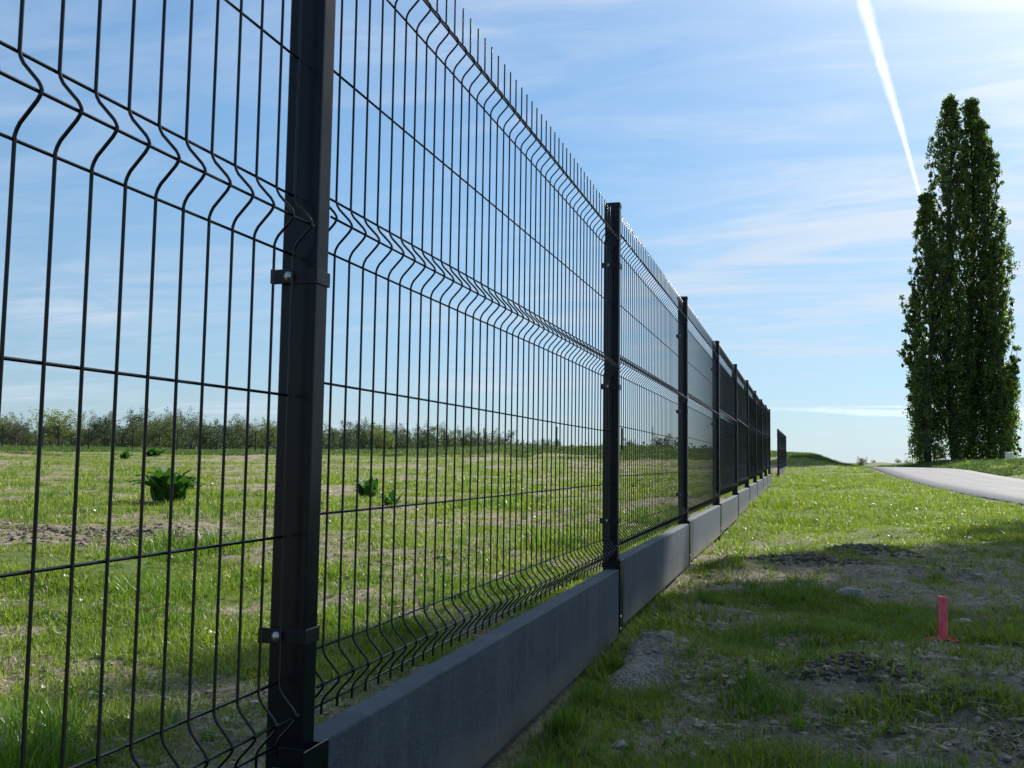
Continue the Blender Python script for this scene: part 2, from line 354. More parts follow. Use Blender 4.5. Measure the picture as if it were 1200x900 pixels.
def soil(x, y):
    """1 where bare sandy soil shows or road edge shade is painted in, 0 under grass"""
    n = fbm(x * .8, y * .8, 4, 31.)
    b = sstep(.50, .62, n)
    def sp(cx, cy, rx, ry, s=1.0):
        e = ((x - cx) / rx) ** 2 + ((y - cy) / ry) ** 2 + (fbm(x * 3, y * 3, 3, 44.) - .5) * 1.6
        return s * (1 - sstep(.5, 1.3, e))
    near = (x > -.66) & (y < 9)
    b = np.maximum(b, np.where(x < -.7, 1.0 * sstep(.47, .60, fbm(x * .9, y * 1.6, 4, 63.)), 0))
    b = np.where(near, np.maximum(b * 1.0, sstep(.44, .62, fbm(x * 1.7, y * 1.7, 4, 12.))), b * .75)
    b = b * np.where(near & (y > 7.6), .5, 1)
    b = np.where((x > -.66) & (y >= 9), b * .25, b)
    for c in ((-5.2, 6.0, 2.0, 1.0), (-9.5, 13.0, 5.5, .7), (-1.15, 1.9, .45, .30), (-.95, 2.6, .25, .5), (-6.5, 14.6, 6, .6, .9), (-1.6, 2.35, .6, .25, .8),
              (.12, 3.0, .42, .22), (.62, 3.5, .5, .35), (.5, 2.5, .3, .2), (-.35, 4.2, .22, .35), (-.3, 2.9, .35, .35), (.1, 6.2, .6, .35), (.05, 5.0, .3, .3, .7),
              (-.35, 6.3, .25, .6), (.95, 5.3, .6, .4), (-.45, 2.3, .22, .2), (.28, 2.35, .25, .15)):
        b = np.maximum(b, sp(*c))
    b = np.maximum(b, sstep(.13, .06, np.abs(np.abs(x - road_c(y)) - 2.08)) * (y < 100))  # soil colour painted along the road edges in place of the asphalt edge's shade
    gr = (sp(-.1, 4.8, .45, .35), sp(.35, 4.6, .5, .25), sp(-1.9, 3.1, .8, .55), sp(-3.2, 4.2, 1.2, .7), sp(-.55, 3.1, .12, .5), sp(.3, 2.15, .4, .1), sp(-.5, 2.5, .14, .6), sp(-2.0, 1.6, .8, .5))
    for g in gr: b = b * (1 - .9 * g)
    b = np.maximum(b, .9 * np.maximum(sp(-1.05, 1.75, .28, .45), sp(-1.3, 2.35, .45, .22)))
    b = np.maximum(b, sp(.48, 3.85, .30, .24))
    b = np.maximum(b, sp(-.475, 3.3, .16, .32))
    return np.clip(b, 0, 1)

# ground sheet: fine near the camera, coarse to the horizon
def axis(fine_lo, fine_hi, d0, far, g=1.055, mx=400):
    a = list(np.arange(fine_lo, fine_hi, d0)); d = d0; v = a[-1]
    while v < far: d = min(d * g, mx); v += d; a.append(v)
    d = d0; v = a[0]; b = []
    while v > -far: d = min(d * g, mx); v -= d; b.append(v)
    return np.array(b[::-1] + a)
gx = axis(-2.6, 1.6, .020, 5500); gy = axis(1.5, 5.0, .020, 5500)
GX, GY = np.meshgrid(gx, gy); GZ = terrain(GX, GY)
nx, ny = len(gx), len(gy)
idx = np.arange(nx * ny).reshape(ny, nx)
F = np.stack([idx[:-1, :-1], idx[:-1, 1:], idx[1:, 1:], idx[1:, :-1]], -1).reshape(-1, 4)
me = npmesh('ground', np.stack([GX, GY, GZ], -1).reshape(-1, 3), F, None, True)
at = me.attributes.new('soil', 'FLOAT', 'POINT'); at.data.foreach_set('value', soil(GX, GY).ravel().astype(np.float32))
def mat_ground():
    m_, t, out = newmat('soil_and_turf'); c = N(t, 'ShaderNodeNewGeometry').outputs['Position']
    an = N(t, 'ShaderNodeAttribute'); an.attribute_name = 'soil'
    n = noise(t, c, 7, 8, 0.7); n2 = noise(t, c, 45, 6, 0.7); n3 = noise(t, c, 160, 4, 0.7); nl = noise(t, c, .35, 5, 0.6); nm = noise(t, c, 1.6, 5, .65)
    so_ = ramp(t, n, [(0.25, (0.085, 0.070, 0.050)), (0.5, (0.205, 0.172, 0.128)), (0.75, (0.34, 0.295, 0.225))])
    so_ = mixc(t, ramp(t, n2, [(0.35, (0.75,) * 3), (0.52, (0, 0, 0))]), so_, (0.070, 0.058, 0.043))
    so_ = mixc(t, ramp(t, n3, [(0.60, (0, 0, 0)), (0.72, (0.7,) * 3)]), so_, (0.34, 0.30, 0.235))
    gr = ramp(t, nm, [(0.3, (0.050, 0.085, 0.018)), (0.55, (0.095, 0.145, 0.030)), (0.75, (0.16, 0.19, 0.055))])
    gr = mixc(t, ramp(t, nl, [(0.40, (0, 0, 0)), (0.65, (0.55,) * 3)]), gr, (0.19, 0.18, 0.085))
    gr = mixc(t, ramp(t, n2, [(0.35, (0.6,) * 3), (0.5, (0, 0, 0))]), gr, (0.045, 0.060, 0.018))
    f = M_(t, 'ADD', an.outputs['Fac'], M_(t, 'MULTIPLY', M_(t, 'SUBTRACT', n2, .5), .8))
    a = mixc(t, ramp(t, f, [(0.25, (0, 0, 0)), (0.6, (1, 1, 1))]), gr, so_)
    h = M_(t, 'ADD', M_(t, 'MULTIPLY', n2, 0.6), M_(t, 'MULTIPLY', n3, 0.3))
    b = pbsdf(t, Base_Color=a, Roughness=0.95, Specular_IOR_Level=0.2, Normal=bump(t, h, 0.9, 0.02))
    L(t, b.outputs[0], out.inputs[0]); return m_
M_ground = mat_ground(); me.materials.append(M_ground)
ground = add('ground', me); tag(ground, kind='structure')

# road
ry = np.concatenate([np.arange(-20, 40, .6), np.arange(40, 112, .35)])
cols = np.array([-2.0, -1.985, -1.2, 0, 1.2, 1.985, 2.0])
X = road_c(ry)[:, None] + cols[None, :] + (fbm(ry * 1.3, ry * 0 + 3, 3)[:, None] - .5) * .10 * np.array([1, 1, 0, 0, 0, 1, 1])[None, :]
Z = np.repeat(road_z(ry)[:, None], len(cols), 1) + np.array([-.09, 0, .012, .018, .012, 0, -.09])[None, :]
Yv = np.repeat(ry[:, None], len(cols), 1)
ii = np.arange(len(ry) * len(cols)).reshape(len(ry), -1)
rm = npmesh('road', np.stack([X, Yv, Z], -1).reshape(-1, 3), np.stack([ii[:-1, :-1], ii[:-1, 1:], ii[1:, 1:], ii[1:, :-1]], -1).reshape(-1, 4))
def mat_road():
    m_, t, out = newmat('worn_asphalt'); c = N(t, 'ShaderNodeNewGeometry').outputs['Position']
    n = noise(t, c, .8, 6, 0.65); n2 = noise(t, c, 60, 5, 0.7)
    mp = N(t, 'ShaderNodeMapping'); mp.inputs['Scale'].default_value = (2.2, .05, 1); L(t, c, mp.inputs[0]); st = noise(t, mp.outputs[0], 1, 5, .6)
    a = ramp(t, n, [(0.3, (0.115, 0.122, 0.134)), (0.7, (0.175, 0.184, 0.198))])
    a = mixc(t, ramp(t, st, [(0.4, (0, 0, 0)), (0.65, (0.5,) * 3)]), a, (0.085, 0.087, 0.09))
    a = mixc(t, ramp(t, n2, [(0.35, (0.5,) * 3), (0.5, (0, 0, 0))]), a, (0.06, 0.062, 0.066))
    vo = N(t, 'ShaderNodeTexVoronoi', feature='DISTANCE_TO_EDGE'); vo.inputs['Scale'].default_value = .55; L(t, mixc(t, .25, c, N(t, 'ShaderNodeTexNoise').outputs['Color']), vo.inputs['Vector'])
    a = mixc(t, ramp(t, vo.outputs['Distance'], [(0.0, (.55,) * 3), (0.012, (0, 0, 0))]), a, (0.035, 0.035, 0.037))
    b = pbsdf(t, Base_Color=a, Roughness=0.78, Specular_IOR_Level=0.3, Normal=bump(t, n2, 0.5, 0.006)); L(t, b.outputs[0], out.inputs[0]); return m_
rm.materials.append(mat_road()); tag(add('road', rm), kind='structure')

# ------------------------------------------------------------------ fence
FX = -.685
ROWS = [(-.480, 0), (-.437, 1), (-.394, 0), (-.197, 0), (0, 0), (.201, 0), (.243, 1), (.285, 0), (.488, 0), (.692, 0), (.735, 1), (.778, 0)]
def wire_path():
    zs = [(-.492, 0)]
    for c in (-.437, .243, .735):
        zs += [(c - .040, 0), (c - .034, .0020), (c - .028, .0055), (c - .009, .0235), (c - .004, .0268), (c, .0280), (c + .004, .0268), (c + .009, .0235), (c + .028, .0055), (c + .034, .0020), (c + .040, 0)]
    zs += [(.855, 0)]
    return np.array([(x, 0, z) for z, x in zs])
g = Geo(); g.tube(wire_path(), .00195, 8); WIRE = g.mesh('vertical_wire', M_wire, True)
gf = Geo(); gf.tube(wire_path()[[0, 1, 6, 11, 12, 17, 22, 23, 28, 33, 34]], .00195, 4); WF = (gf.V[0], gf.F[0])
def horiz_mesh(length, ext=.012):
    g = Geo()
    for z, c in ROWS:
        x = (.0245 if c else -.0042)
        ys = np.linspace(-ext, length + ext, 8)
        g.tube([(x + .0004 * math.sin(y * 5 + z * 9), y, z + .0008 * math.sin(y * 3 + z * 20)) for y in ys], .00195, 8)
    return g.mesh('mesh_panel', M_wire, True)
PW, PL = .057, .036          # post: across the fence, along the fence
PX = (-.716, -.659)
def post_mesh(h):
    bm = box_bm((PX[0] - FX, -PL / 2, 0), (PX[1] - FX, PL / 2, h), .0035, 3)
    return bm_mesh('fence_post', bm, M_post)
def cap_mesh():
    bm = box_bm((PX[0] - FX - .002, -PL / 2 - .002, -.012), (PX[1] - FX + .002, PL / 2 + .002, .007), .003, 3)
    return bm_mesh('cap', bm, M_cap)
CAP = cap_mesh()
def clamp_mesh():
    a, b = PX[0] - FX, PX[1] - FX
    t = .0022; h = .0105
    bm = box_bm((b + .0006, -PL / 2 - t, -h), (b + t, PL / 2 + t, h), .0008, 1)            # round the road face
    box_bm((a + .012, -PL / 2 - t, -h), (b + .0012, -PL / 2 - .0006, h), .0006, 1, bm)      # towards us
    box_bm((a + .012, PL / 2 + .0006, -h), (b + .0012, PL / 2 + t, h), .0006, 1, bm)
    box_bm((a - .008, -PL / 2 - .0075, -h), (a + .020, -PL / 2 - .0035, h), .001, 1, bm)    # gripping plate
    box_bm((a - .0105, -PL / 2 - .012, -h), (a - .008, -PL / 2 - .0035, h), .0008, 1, bm)
    box_bm((a - .008, PL / 2 + .0035, -h), (a + .020, PL / 2 + .0075, h), .001, 1, bm)
    return bm_mesh('clamp', bm, M_cap)
CLAMP = clamp_mesh()
def bolt_mesh():
    bm = bmesh.new()
    bmesh.ops.create_uvsphere(bm, u_segments=14, v_segments=8, radius=.0052)
    for v in bm.verts: v.co.y = v.co.y * .55
    r = bmesh.ops.create_cone(bm, segments=16, radius1=.0066, radius2=.0066, depth=.0014, cap_ends=True, matrix=Matrix.Translation((0, .001, 0)) @ Matrix.Rotation(math.pi / 2, 4, 'X'))
    return bm_mesh('bolt', bm, M_bolt, True)
BOLT = bolt_mesh()
def board_mesh(length):
    bm = bmesh.new(); n = 24
    x0, x1 = -.700 - FX, -.650 - FX
    box_bm((x0, 0, -.25), (x1, length, 0), .004, 2, bm)
    return bm_mesh('base_board', bm, M_board)
def bracket_mesh():
    x = -.650 - FX
    bm = box_bm((x + .0015, -.036, -.262), (x + .0045, .036, .002), .001, 1)
    box_bm((x - .05, -.0215, -.262), (x + .003, -.0185, .001), .0008, 1, bm)
    box_bm((x - .05, .0185, -.262), (x + .003, .0215, .001), .0008, 1, bm)
    return bm_mesh('board_bracket', bm, M_post)
BRACKET = bracket_mesh()
def build_fence(PYs, tops, boards, wire_budget, label, start=0):
    base = Vector((FX, PYs[1 if start == 0 else 0], -.66))
    root = empty('mesh_fence', base); tag(root, label, 'fence')
    ndone = 0
    meshes = {}
    for i, py in enumerate(PYs):
        zt = tops[i]; zb = -.95
        p = add('fence_post', post_mesh(zt - zb), root, Vector((FX, py, zb)) - base)
        p.rotation_euler = (R(rnd.uniform(-.12, .12)), R(rnd.uniform(-.12, .12)), 0) if i not in (1, 2) else (0, 0, 0)
        add('cap', CAP, p, (0, 0, zt - zb))
        A = panel_A(tops, i)
        for dz in (.64, .172, -.335):
            c = add('clamp', CLAMP, p, (0, 0, A + dz - zb))
            if i < 6:
                add('bolt', BOLT, p, (PX[0] - FX + .0165, -PL / 2 - .0095, A + dz - zb))
        if i < len(PYs):
            bz = boards[min(i, len(boards) - 1)]
            b = add('board_bracket', BRACKET, root, Vector((FX, py, bz)) - base)
            if i < 5:
                for dz in (-.205, -.25):
                    bo = add('bolt', BOLT, b, (.041, -.026, dz)); bo.rotation_euler.z = R(90)
    for i in range(len(PYs) - 1):
        y0 = PYs[i] + PL / 2 + .017; y1 = PYs[i + 1] - .018 - .012
        if start == 0 and i == 0: y1 = 1.178; y0 = y1 - .05 * 45
        n = int(round((y1 - y0) / .05)) ; sp = (y1 - y0) / n
        if start == 0 and i in (0, 1): sp = .05; n = int((y1 - y0) / .05 + .3)
        A = panel_A(tops, i + 1)
        hp = add('mesh_panel', horiz_mesh(n * sp), root, Vector((FX, y0, A)) - base)
        if ndone + n + 1 <= wire_budget:
            for k in range(n + 1):
                w = add('vertical_wire', WIRE, hp, (0, k * sp, 0))
                w.rotation_euler = (R(rnd.uniform(-.10, .10)), 0, R(rnd.uniform(-1.5, 1.5)))
            ndone += n + 1
        else:
            g = Geo()
            for k in range(n + 1):
                g.addvf(WF[0] + np.array([0, k * sp, 0]), WF[1])
            w = add('vertical_wires', g.mesh('vertical_wires', M_wire), hp); w['kind'] = 'stuff'
        bl = PYs[i + 1] - PYs[i] - PL - .008
        bb = add('base_board', board_mesh(bl), root, Vector((FX, PYs[i] + PL / 2 + .004, boards[i])) - base)
    return root
def panel_A(tops, i): return tops[min(max(i, 1), len(tops) - 1)] - .880 - (.0 if i > 1 else 0)
PYs = [-1.15, 1.218, 3.578, 5.90, 8.28, 10.68, 13.10, 15.50, 17.90, 20.30, 22.70]
tops = [.95, .966, .992, 1.020, 1.040, 1.082, 1.110, 1.145, 1.165, 1.205, 1.250]
boards = [-.425, -.400, -.370, -.356, -.345, -.322, -.300, -.28, -.262, -.24, -.22]
build_fence(PYs, tops, boards, 290, 'long anthracite welded mesh fence on concrete boards running away from the viewer')
PY2 = [31.9 + 2.4 * k for k in range(8)]
build_fence(PY2, [1.12 + .035 * k for k in range(8)], [-.19 + .012 * k for k in range(8)], 0,
            'short far stretch of dark mesh fence beyond the gap, in front of the grassy bank', start=1)

# ------------------------------------------------------------------ far bare posts in the field
def ray(px, py):
    d = fw + r2 * ((px - 600) / FOC) - u2 * ((py - 450) / FOC); return d
def place(px, depth):
    d = ray(px, 535); x, y = d.x * depth, d.y * depth
    return x, y, float(terrain(x, y, False))
fp = None
for k, px in enumerate([2, 49, 103, 155, 207, 254, 299, 345, 390, 434, 477, 520, 567, 612, 652, 690, 729, 765, 800]):
    x, y, z = place(px, 60 if px < 560 else 57)
    if fp is None:
        me_ = bm_mesh('far_fence_post', box_bm((-.032, -.032, -.3), (.032, .032, 1.42), .008, 1), M_post)
    o = add('far_fence_post', me_, None, (x, y, z)); fp = o
    o.rotation_euler = (R(rnd.uniform(-1, 1)), R(rnd.uniform(-1, 1)), YAW); o.scale.z = rnd.uniform(.93, 1.05)
    tag(o, ('thin dark far post standing in front of the far trees, left of the nearest post', 'thin dark far post seen through the first full panel', 'thin dark far post seen beyond the second post')[0 if px < 330 else 1 if px < 705 else 2], 'post', 'far posts ' + ('left of the nearest post' if px < 330 else 'behind the first full panel' if px < 705 else 'beyond the second post'))

# ------------------------------------------------------------------ vegetation sources
def hidden(name, mesh):
    return bpy.data.objects.new(name, mesh)
def blade(g, base, az, h, lean, w, seg=3, mi=0, twist=0.0):
    d = np.array([math.cos(az), math.sin(az), 0]); s = np.array([-math.sin(az + twist), math.cos(az + twist), 0])
    V = []
    for k in range(seg + 1):
        t = k / seg; p = np.array(base) + d * lean * h * t ** 1.8 + np.array([0, 0, h * (t - .32 * lean * t * t)])
        ww = w * (1 - t ** 1.6) * .5 + .0001
        V += [p - s * ww, p + s * ww]
    F = [(2 * k, 2 * k + 1, 2 * k + 3, 2 * k + 2) for k in range(seg)]
    g.addvf(V, F, mi)
def tuft(name, n, rad, h0, h1, w, lean, mat, seg=3, seed=0, dry=0.0):
    rr = random.Random(seed); g = Geo()
    for k in range(n):
        a = rr.uniform(0, 6.283); r_ = rad * math.sqrt(rr.random())
        b = (r_ * math.cos(a), r_ * math.sin(a), -.008)
        mi = 1 if rr.random() < dry else 0
        az = a + rr.uniform(-1.2, 1.2)
        blade(g, b, az, rr.uniform(h0, h1) * (.8 if mi else 1), abs(rr.gauss(lean, lean * .5)), w * rr.uniform(.6, 1.3), seg, mi, rr.uniform(-.8, .8))
    return hidden(name, g.mesh(name, [mat, M_straw]))
def herb(name, n, size, mat, seed):
    rr = random.Random(seed); g = Geo()
    for k in range(n):
        az = rr.uniform(0, 6.283); el = rr.uniform(.1, 1.0); l = size * rr.uniform(.6, 1.2); w = l * rr.uniform(.3, .5)
        d = np.array([math.cos(az) * math.cos(el), math.sin(az) * math.cos(el), math.sin(el)]); s = np.array([-math.sin(az), math.cos(az), 0]) * w / 2
        b = np.array([rr.gauss(0, size * .3), rr.gauss(0, size * .3), 0])
        g.addvf([b, b + d * l * .45 - s, b + d * l - np.array([0, 0, l * .15]), b + d * l * .45 + s], [(0, 1, 2, 3)])
    return hidden(name, g.mesh(name, [mat]))
def clod(name, size, mat, seed, sub=1):
    bm = bmesh.new(); bmesh.ops.create_icosphere(bm, subdivisions=sub, radius=size)
    rr = random.Random(seed); sc = Vector((rr.uniform(.8, 1.3), rr.uniform(.7, 1.1), rr.uniform(.45, .75)))
    for v in bm.verts:
        v.co = Vector([v.co[i] * sc[i] for i in range(3)]) * rr.uniform(.72, 1.2)
    return hidden(name, bm_mesh(name, bm, mat))
def straw_bits(name, n, l, seed):
    rr = random.Random(seed); g = Geo()
    for k in range(n):
        a = rr.uniform(0, 6.283); c = np.array([rr.gauss(0, .03), rr.gauss(0, .03), rr.uniform(.002, .012)]); d = np.array([math.cos(a), math.sin(a), rr.uniform(-.15, .25)]) * l * rr.uniform(.4, 1) / 2
        s = np.array([-math.sin(a), math.cos(a), rr.uniform(-.5, .5)]) * .0011
        g.addvf([c - d - s, c + d - s, c + d + s, c - d + s], [(0, 1, 2, 3)])
    return hidden(name, g.mesh(name, [M_straw]))
def scatter(name, sources, pts, scales, label, cat):
    """one object: a point cloud with a geometry-nodes instancer, sources picked at random"""
    pts = np.asarray(pts, np.float32); n = len(pts)
    me_ = bpy.data.meshes.new(name); me_.vertices.add(n); me_.vertices.foreach_set('co', pts.ravel())
    a = me_.attributes.new('sc', 'FLOAT', 'POINT'); a.data.foreach_set('value', np.asarray(scales, np.float32))
    o = add(name, me_); tag(o, label, cat, kind='stuff')
    c = bpy.data.collections.new(name + '_source')
    for s in sources: c.objects.link(s)
    ng = bpy.data.node_groups.new(name, 'GeometryNodeTree')
    ng.interface.new_socket('Geometry', in_out='INPUT', socket_type='NodeSocketGeometry')
    ng.interface.new_socket('Geometry', in_out='OUTPUT', socket_type='NodeSocketGeometry')
    gi = ng.nodes.new('NodeGroupInput'); go = ng.nodes.new('NodeGroupOutput')
    m2p = ng.nodes.new('GeometryNodeMeshToPoints'); ci = ng.nodes.new('GeometryNodeCollectionInfo')
    ci.inputs['Collection'].default_value = c; ci.inputs['Separate Children'].default_value = True; ci.inputs['Reset Children'].default_value = True
    iop = ng.nodes.new('GeometryNodeInstanceOnPoints'); iop.inputs['Pick Instance'].default_value = True
    na = ng.nodes.new('GeometryNodeInputNamedAttribute'); na.data_type = 'FLOAT'; na.inputs['Name'].default_value = 'sc'
    rv = ng.nodes.new('FunctionNodeRandomValue'); rv.data_type = 'FLOAT_VECTOR'
    rv.inputs[0].default_value = (-.12, -.12, 0); rv.inputs[1].default_value = (.12, .12, 6.283)
    ri = ng.nodes.new('FunctionNodeRandomValue'); ri.data_type = 'INT'; ri.inputs[4].default_value = 0; ri.inputs[5].default_value = len(sources) - 1
    Lk = ng.links.new
    Lk(gi.outputs[0], m2p.inputs['Mesh']); Lk(m2p.outputs[0], iop.inputs['Points']); Lk(ci.outputs[0], iop.inputs['Instance'])
    Lk(rv.outputs[0], iop.inputs['Rotation']); Lk(na.outputs[0], iop.inputs['Scale']); Lk(ri.outputs[2], iop.inputs['Instance Index'])
    Lk(iop.outputs[0], go.inputs[0])
    md = o.modifiers.new('scatter', 'NODES'); md.node_group = ng
    return o
def sample(n, r0, r1, a0=-66, a1=28, power=1.0):
    """random ground points, thinning out with distance"""
    u = rng.random(n); r = r0 * (r1 / r0) ** (u ** power); a = np.radians(rng.uniform(a0, a1, n))
    x, y = r * np.sin(a), r * np.cos(a)
    return x, y, r
def on_road(x, y): return (np.abs(x - road_c(y)) < 2.09) & (y < 100)
def near_fence(x, y): return (np.abs(x + .675) < .032) & (y < 23)

def gpos(px, py, z=-.62):
    d = ray(px, py)
    for _ in range(12):
        t = z / d.z; z = float(terrain(d.x * t, d.y * t)) if d.z < 0 else z
    return d.x * t, d.y * t
STK = gpos(1105, 750); GRV = gpos(752, 778)
# short turf
def grow(n, r0, r1, thr, smul, power=1.0, invert=False, keep=None, a0=-66, a1=28):
    x, y, r = sample(n, r0, r1, a0, a1, power)
    s = soil(x, y); cl_ = fbm(x * 2.5, y * 2.5, 3, 77.)
    p = np.clip(1.12 - s * 1.08, 0.11, 1) if not invert else s
    k = (rng.random(n) < p * np.clip(cl_ * 2.0 - thr, .05, 1)) & ~on_road(x, y) & ~near_fence(x, y)
    k &= (np.hypot(x - STK[0], (y - STK[1]) * .6) > .085) & (((x - GRV[0]) / .12) ** 2 + ((y - GRV[1]) / .27) ** 2 > rng.uniform(.5, 1, n))
    if keep is not None: k &= keep(x, y)
    x, y, r = x[k], y[k], r[k]
    z = terrain(x, y)
    sc = smul * (.25 + 1.6 * fbm(x * 1.3, y * 1.3, 2, 55.)) * rng.uniform(.7, 1.25, len(x)) * np.clip((r / 3.0) ** .42, .8, 5)
    return np.stack([x, y, z], -1), sc
short = [tuft('turf', 16, .030, .014, .042, .0034, .55, M_grass, 3, s, .12) for s in range(5)]
p1, s1 = grow(110000, 1.2, 12, .15, 1.0, .85)
p2, s2 = grow(80000, 12, 85, .0, 1.15, 1.0)
scatter('short_grass', short, np.vstack([p1, p2]), np.concatenate([s1, s2]), 'short green turf covering the field and the strip along the fence', 'grass')
tall = [tuft('tall_tuft', 22, .035, .05, .125, .0050, .42, M_grass2, 4, 20 + s, .06) for s in range(4)]
def tallmask(x, y):
    q = fbm(x * 1.1, y * 1.1, 3, 91.)
    left = (x < -.72) & (y < 5.5) & ~((x > -1.32) & (y < 2.5))
    return rng.random(len(x)) < np.where(left, sstep(.50, .68, q) * .8, sstep(.56, .68, q) * .6)
ps, ss_ = grow(17000, 1.2, 9, -.3, .55, .8, invert=True)
scatter('sparse_sprigs', [tuft('sprig', 7, .026, .010, .034, .0032, .8, M_grass, 3, 300 + s, .3) for s in range(4)], ps, ss_, 'sparse thin grass sprigs coming up through the bare soil', 'grass')
p3, s3 = grow(24000, 1.2, 14, .1, 1.0, .8, keep=tallmask)
s3 *= np.where((p3[:, 0] > -.66), .52, .62)
# deliberate clumps: (x, y, radius, count, scale)
C = []
for (cx, cy, rr_, n_, sc_) in ((-1.50, 1.50, .15, 70, 1.25), (-1.72, 1.75, .20, 60, 1.05), (-.40, 4.55, .06, 12, .8), (.03, 3.05, .05, 10, .6), (-.09, 2.72, .12, 16, .85), (.0, 2.6, .14, 12, .7),
                               (-.53, 2.25, .05, 16, .65), (-.56, 2.6, .05, 16, .65), (-.58, 3.0, .04, 10, .6), (.14, 2.12, .09, 20, .8), (.30, 2.15, .08, 16, .75), (-.5, 1.95, .08, 18, .6), (-.48, 3.35, .04, 8, .75),
                               (-.03, 5.0, .25, 30, .8), (.28, 4.4, .22, 20, .6), (.02, 3.9, .2, 20, .6), (.42, 4.2, .12, 6, .7), (.55, 2.9, .08, 8, .7), (.2, 3.35, .2, 14, .55), (-.42, 2.12, .13, 40, .35), (-.2, 2.2, .14, 26, .4)):
    aa = rng.uniform(0, 6.283, n_); ra = rr_ * np.sqrt(rng.random(n_)); x = cx + ra * np.cos(aa); y = cy + ra * np.sin(aa)
    C.append((np.stack([x, y, terrain(x, y)], -1), sc_ * rng.uniform(.6, 1.15, n_)))
p3 = np.vstack([p3] + [c[0] for c in C]); s3 = np.concatenate([s3] + [c[1] for c in C])
scatter('tall_grass', tall, p3, s3, 'taller lush grass tufts with long blades among the turf', 'grass')
herbs = [herb('small_herb', 12, .022, M_herb, 40 + s) for s in range(3)]
p4, s4 = grow(16000, 1.2, 20, .3, 1.0, .85)
scatter('small_herbs', herbs, p4, s4, 'small broad leaved weeds scattered through the turf', 'weeds')
sb = [straw_bits('straw', 9, .07, 60 + s) for s in range(3)]
p5, s5 = grow(12000, 1.2, 16, -.2, .62, .85, invert=True)
scatter('dry_straw', sb, p5, s5, 'dry pale straw lying on the bare soil', 'straw')
cl1 = [clod('soil_clod', .010, M_clod, 70 + s) for s in range(5)]
p6, s6 = grow(42000, 1.2, 15, -.2, .75, .85, invert=True)
s6 *= rng.power(.45, len(s6)) * 1.7 + .2
scatter('soil_clods', cl1, p6, s6, 'crumbly brown clods of soil on the bare patches', 'soil')
hp = []; hs = []
for (hx_, hy_, rx_, ry_, n_) in ((.15, 3.0, .26, .13, 800), (.42, 2.75, .2, .1, 420), (-.05, 3.1, .15, .1, 200), (.47, 6.9, .35, .25, 420), (.10, 6.3, .4, .2, 420), (-.3, 6.4, .2, .2, 200), (.6, 2.5, .2, .15, 260), (-5.4, 6.0, 1.5, .8, 1500)):
    aa = rng.uniform(0, 6.283, n_); ra = np.sqrt(rng.random(n_)); x = hx_ + rx_ * ra * np.cos(aa); y = hy_ + ry_ * ra * np.sin(aa)
    hp.append(np.stack([x, y, terrain(x, y) + .002], -1)); hs.append((rng.power(.4, n_) * 1.5 + .3) * (1 if hy_ < 4 else 1.7) * (1.1 - .5 * ra))
M_dark = mat_stone('dark_moist_soil', (0.040, 0.032, 0.024), (0.12, 0.098, 0.072), 30)
scatter('soil_heap_crumbs', [clod('dark_clod', .011, M_dark, 170 + s) for s in range(5)], np.vstack(hp), np.concatenate(hs), 'dark lumpy crumbs of soil heaped on the bare ground', 'soil')
# small loose stones
pb = [clod('pebble', .008, M_stone, 90 + s) for s in range(3)]
p7, s7 = grow(700, 1.3, 14, -.2, 1.0, .85, invert=True)
scatter('pebbles', pb, p7, s7 * .8, 'small pale pebbles strewn over the bare soil', 'gravel')

# ------------------------------------------------------------------ single stones
def stone(x, y, dims, rz, label, seed, sub=3, tilt=0.1, name='stone', sink=.35, mat=M_stone):
    bm = bmesh.new(); bmesh.ops.create_icosphere(bm, subdivisions=sub, radius=1)
    rr = random.Random(seed); pl = []
    for _ in range(9):
        d_ = Vector((rr.gauss(0, 1), rr.gauss(0, 1), rr.gauss(0, 1))).normalized(); pl.append((d_, rr.uniform(.55, .85)))
    for v in bm.verts:
        for d_, c in pl:
            q = v.co.dot(d_)
            if q > c: v.co -= d_ * (q - c) * .92
        v.co *= rr.uniform(.97, 1.03)
        v.co = Vector((v.co.x * dims[0], v.co.y * dims[1], v.co.z * dims[2]))
    z = float(terrain(x, y))
    o = add(name, bm_mesh(name, bm, mat), None, (x, y, z + dims[2] * (1 - 2 * sink))); o.rotation_euler = (tilt, -tilt * .6, rz)
    tag(o, label, 'stone'); return o
for (px, py, dims, rz, lab, sd) in (
    (997, 694, (.065, .05, .036), .3, 'largest pale flat stone lying on the shaded ground left of the red stake', 1),
    (1066, 806, (.020, .015, .012), .8, 'small pale stone at the foot of the dark soil heap nearest the red stake', 2),
    (964, 846, (.022, .017, .010), .2, 'small pinkish pale stone near the bottom edge, below the dark soil heap', 3),
    (1056, 602, (.11, .05, .022), 1.0, 'pale angular rubble stone on the sunlit grass just before the road', 4),
    (1130, 600, (.07, .045, .02), .1, 'smaller rubble stone on the sunlit grass close to the road edge', 5),
    (727, 876, (.024, .018, .013), .5, 'grey stone half buried beside the first concrete board', 6),
    (1128, 729, (.055, .04, .012), -.3, 'flat grey stone sunk in the soil just behind the red stake', 7),
    (806, 663, (.05, .03, .018), .2, 'pale broken stone at the foot of the third fence post', 8)):
    x, y = gpos(px, py); stone(x, y, dims, rz, lab, sd)
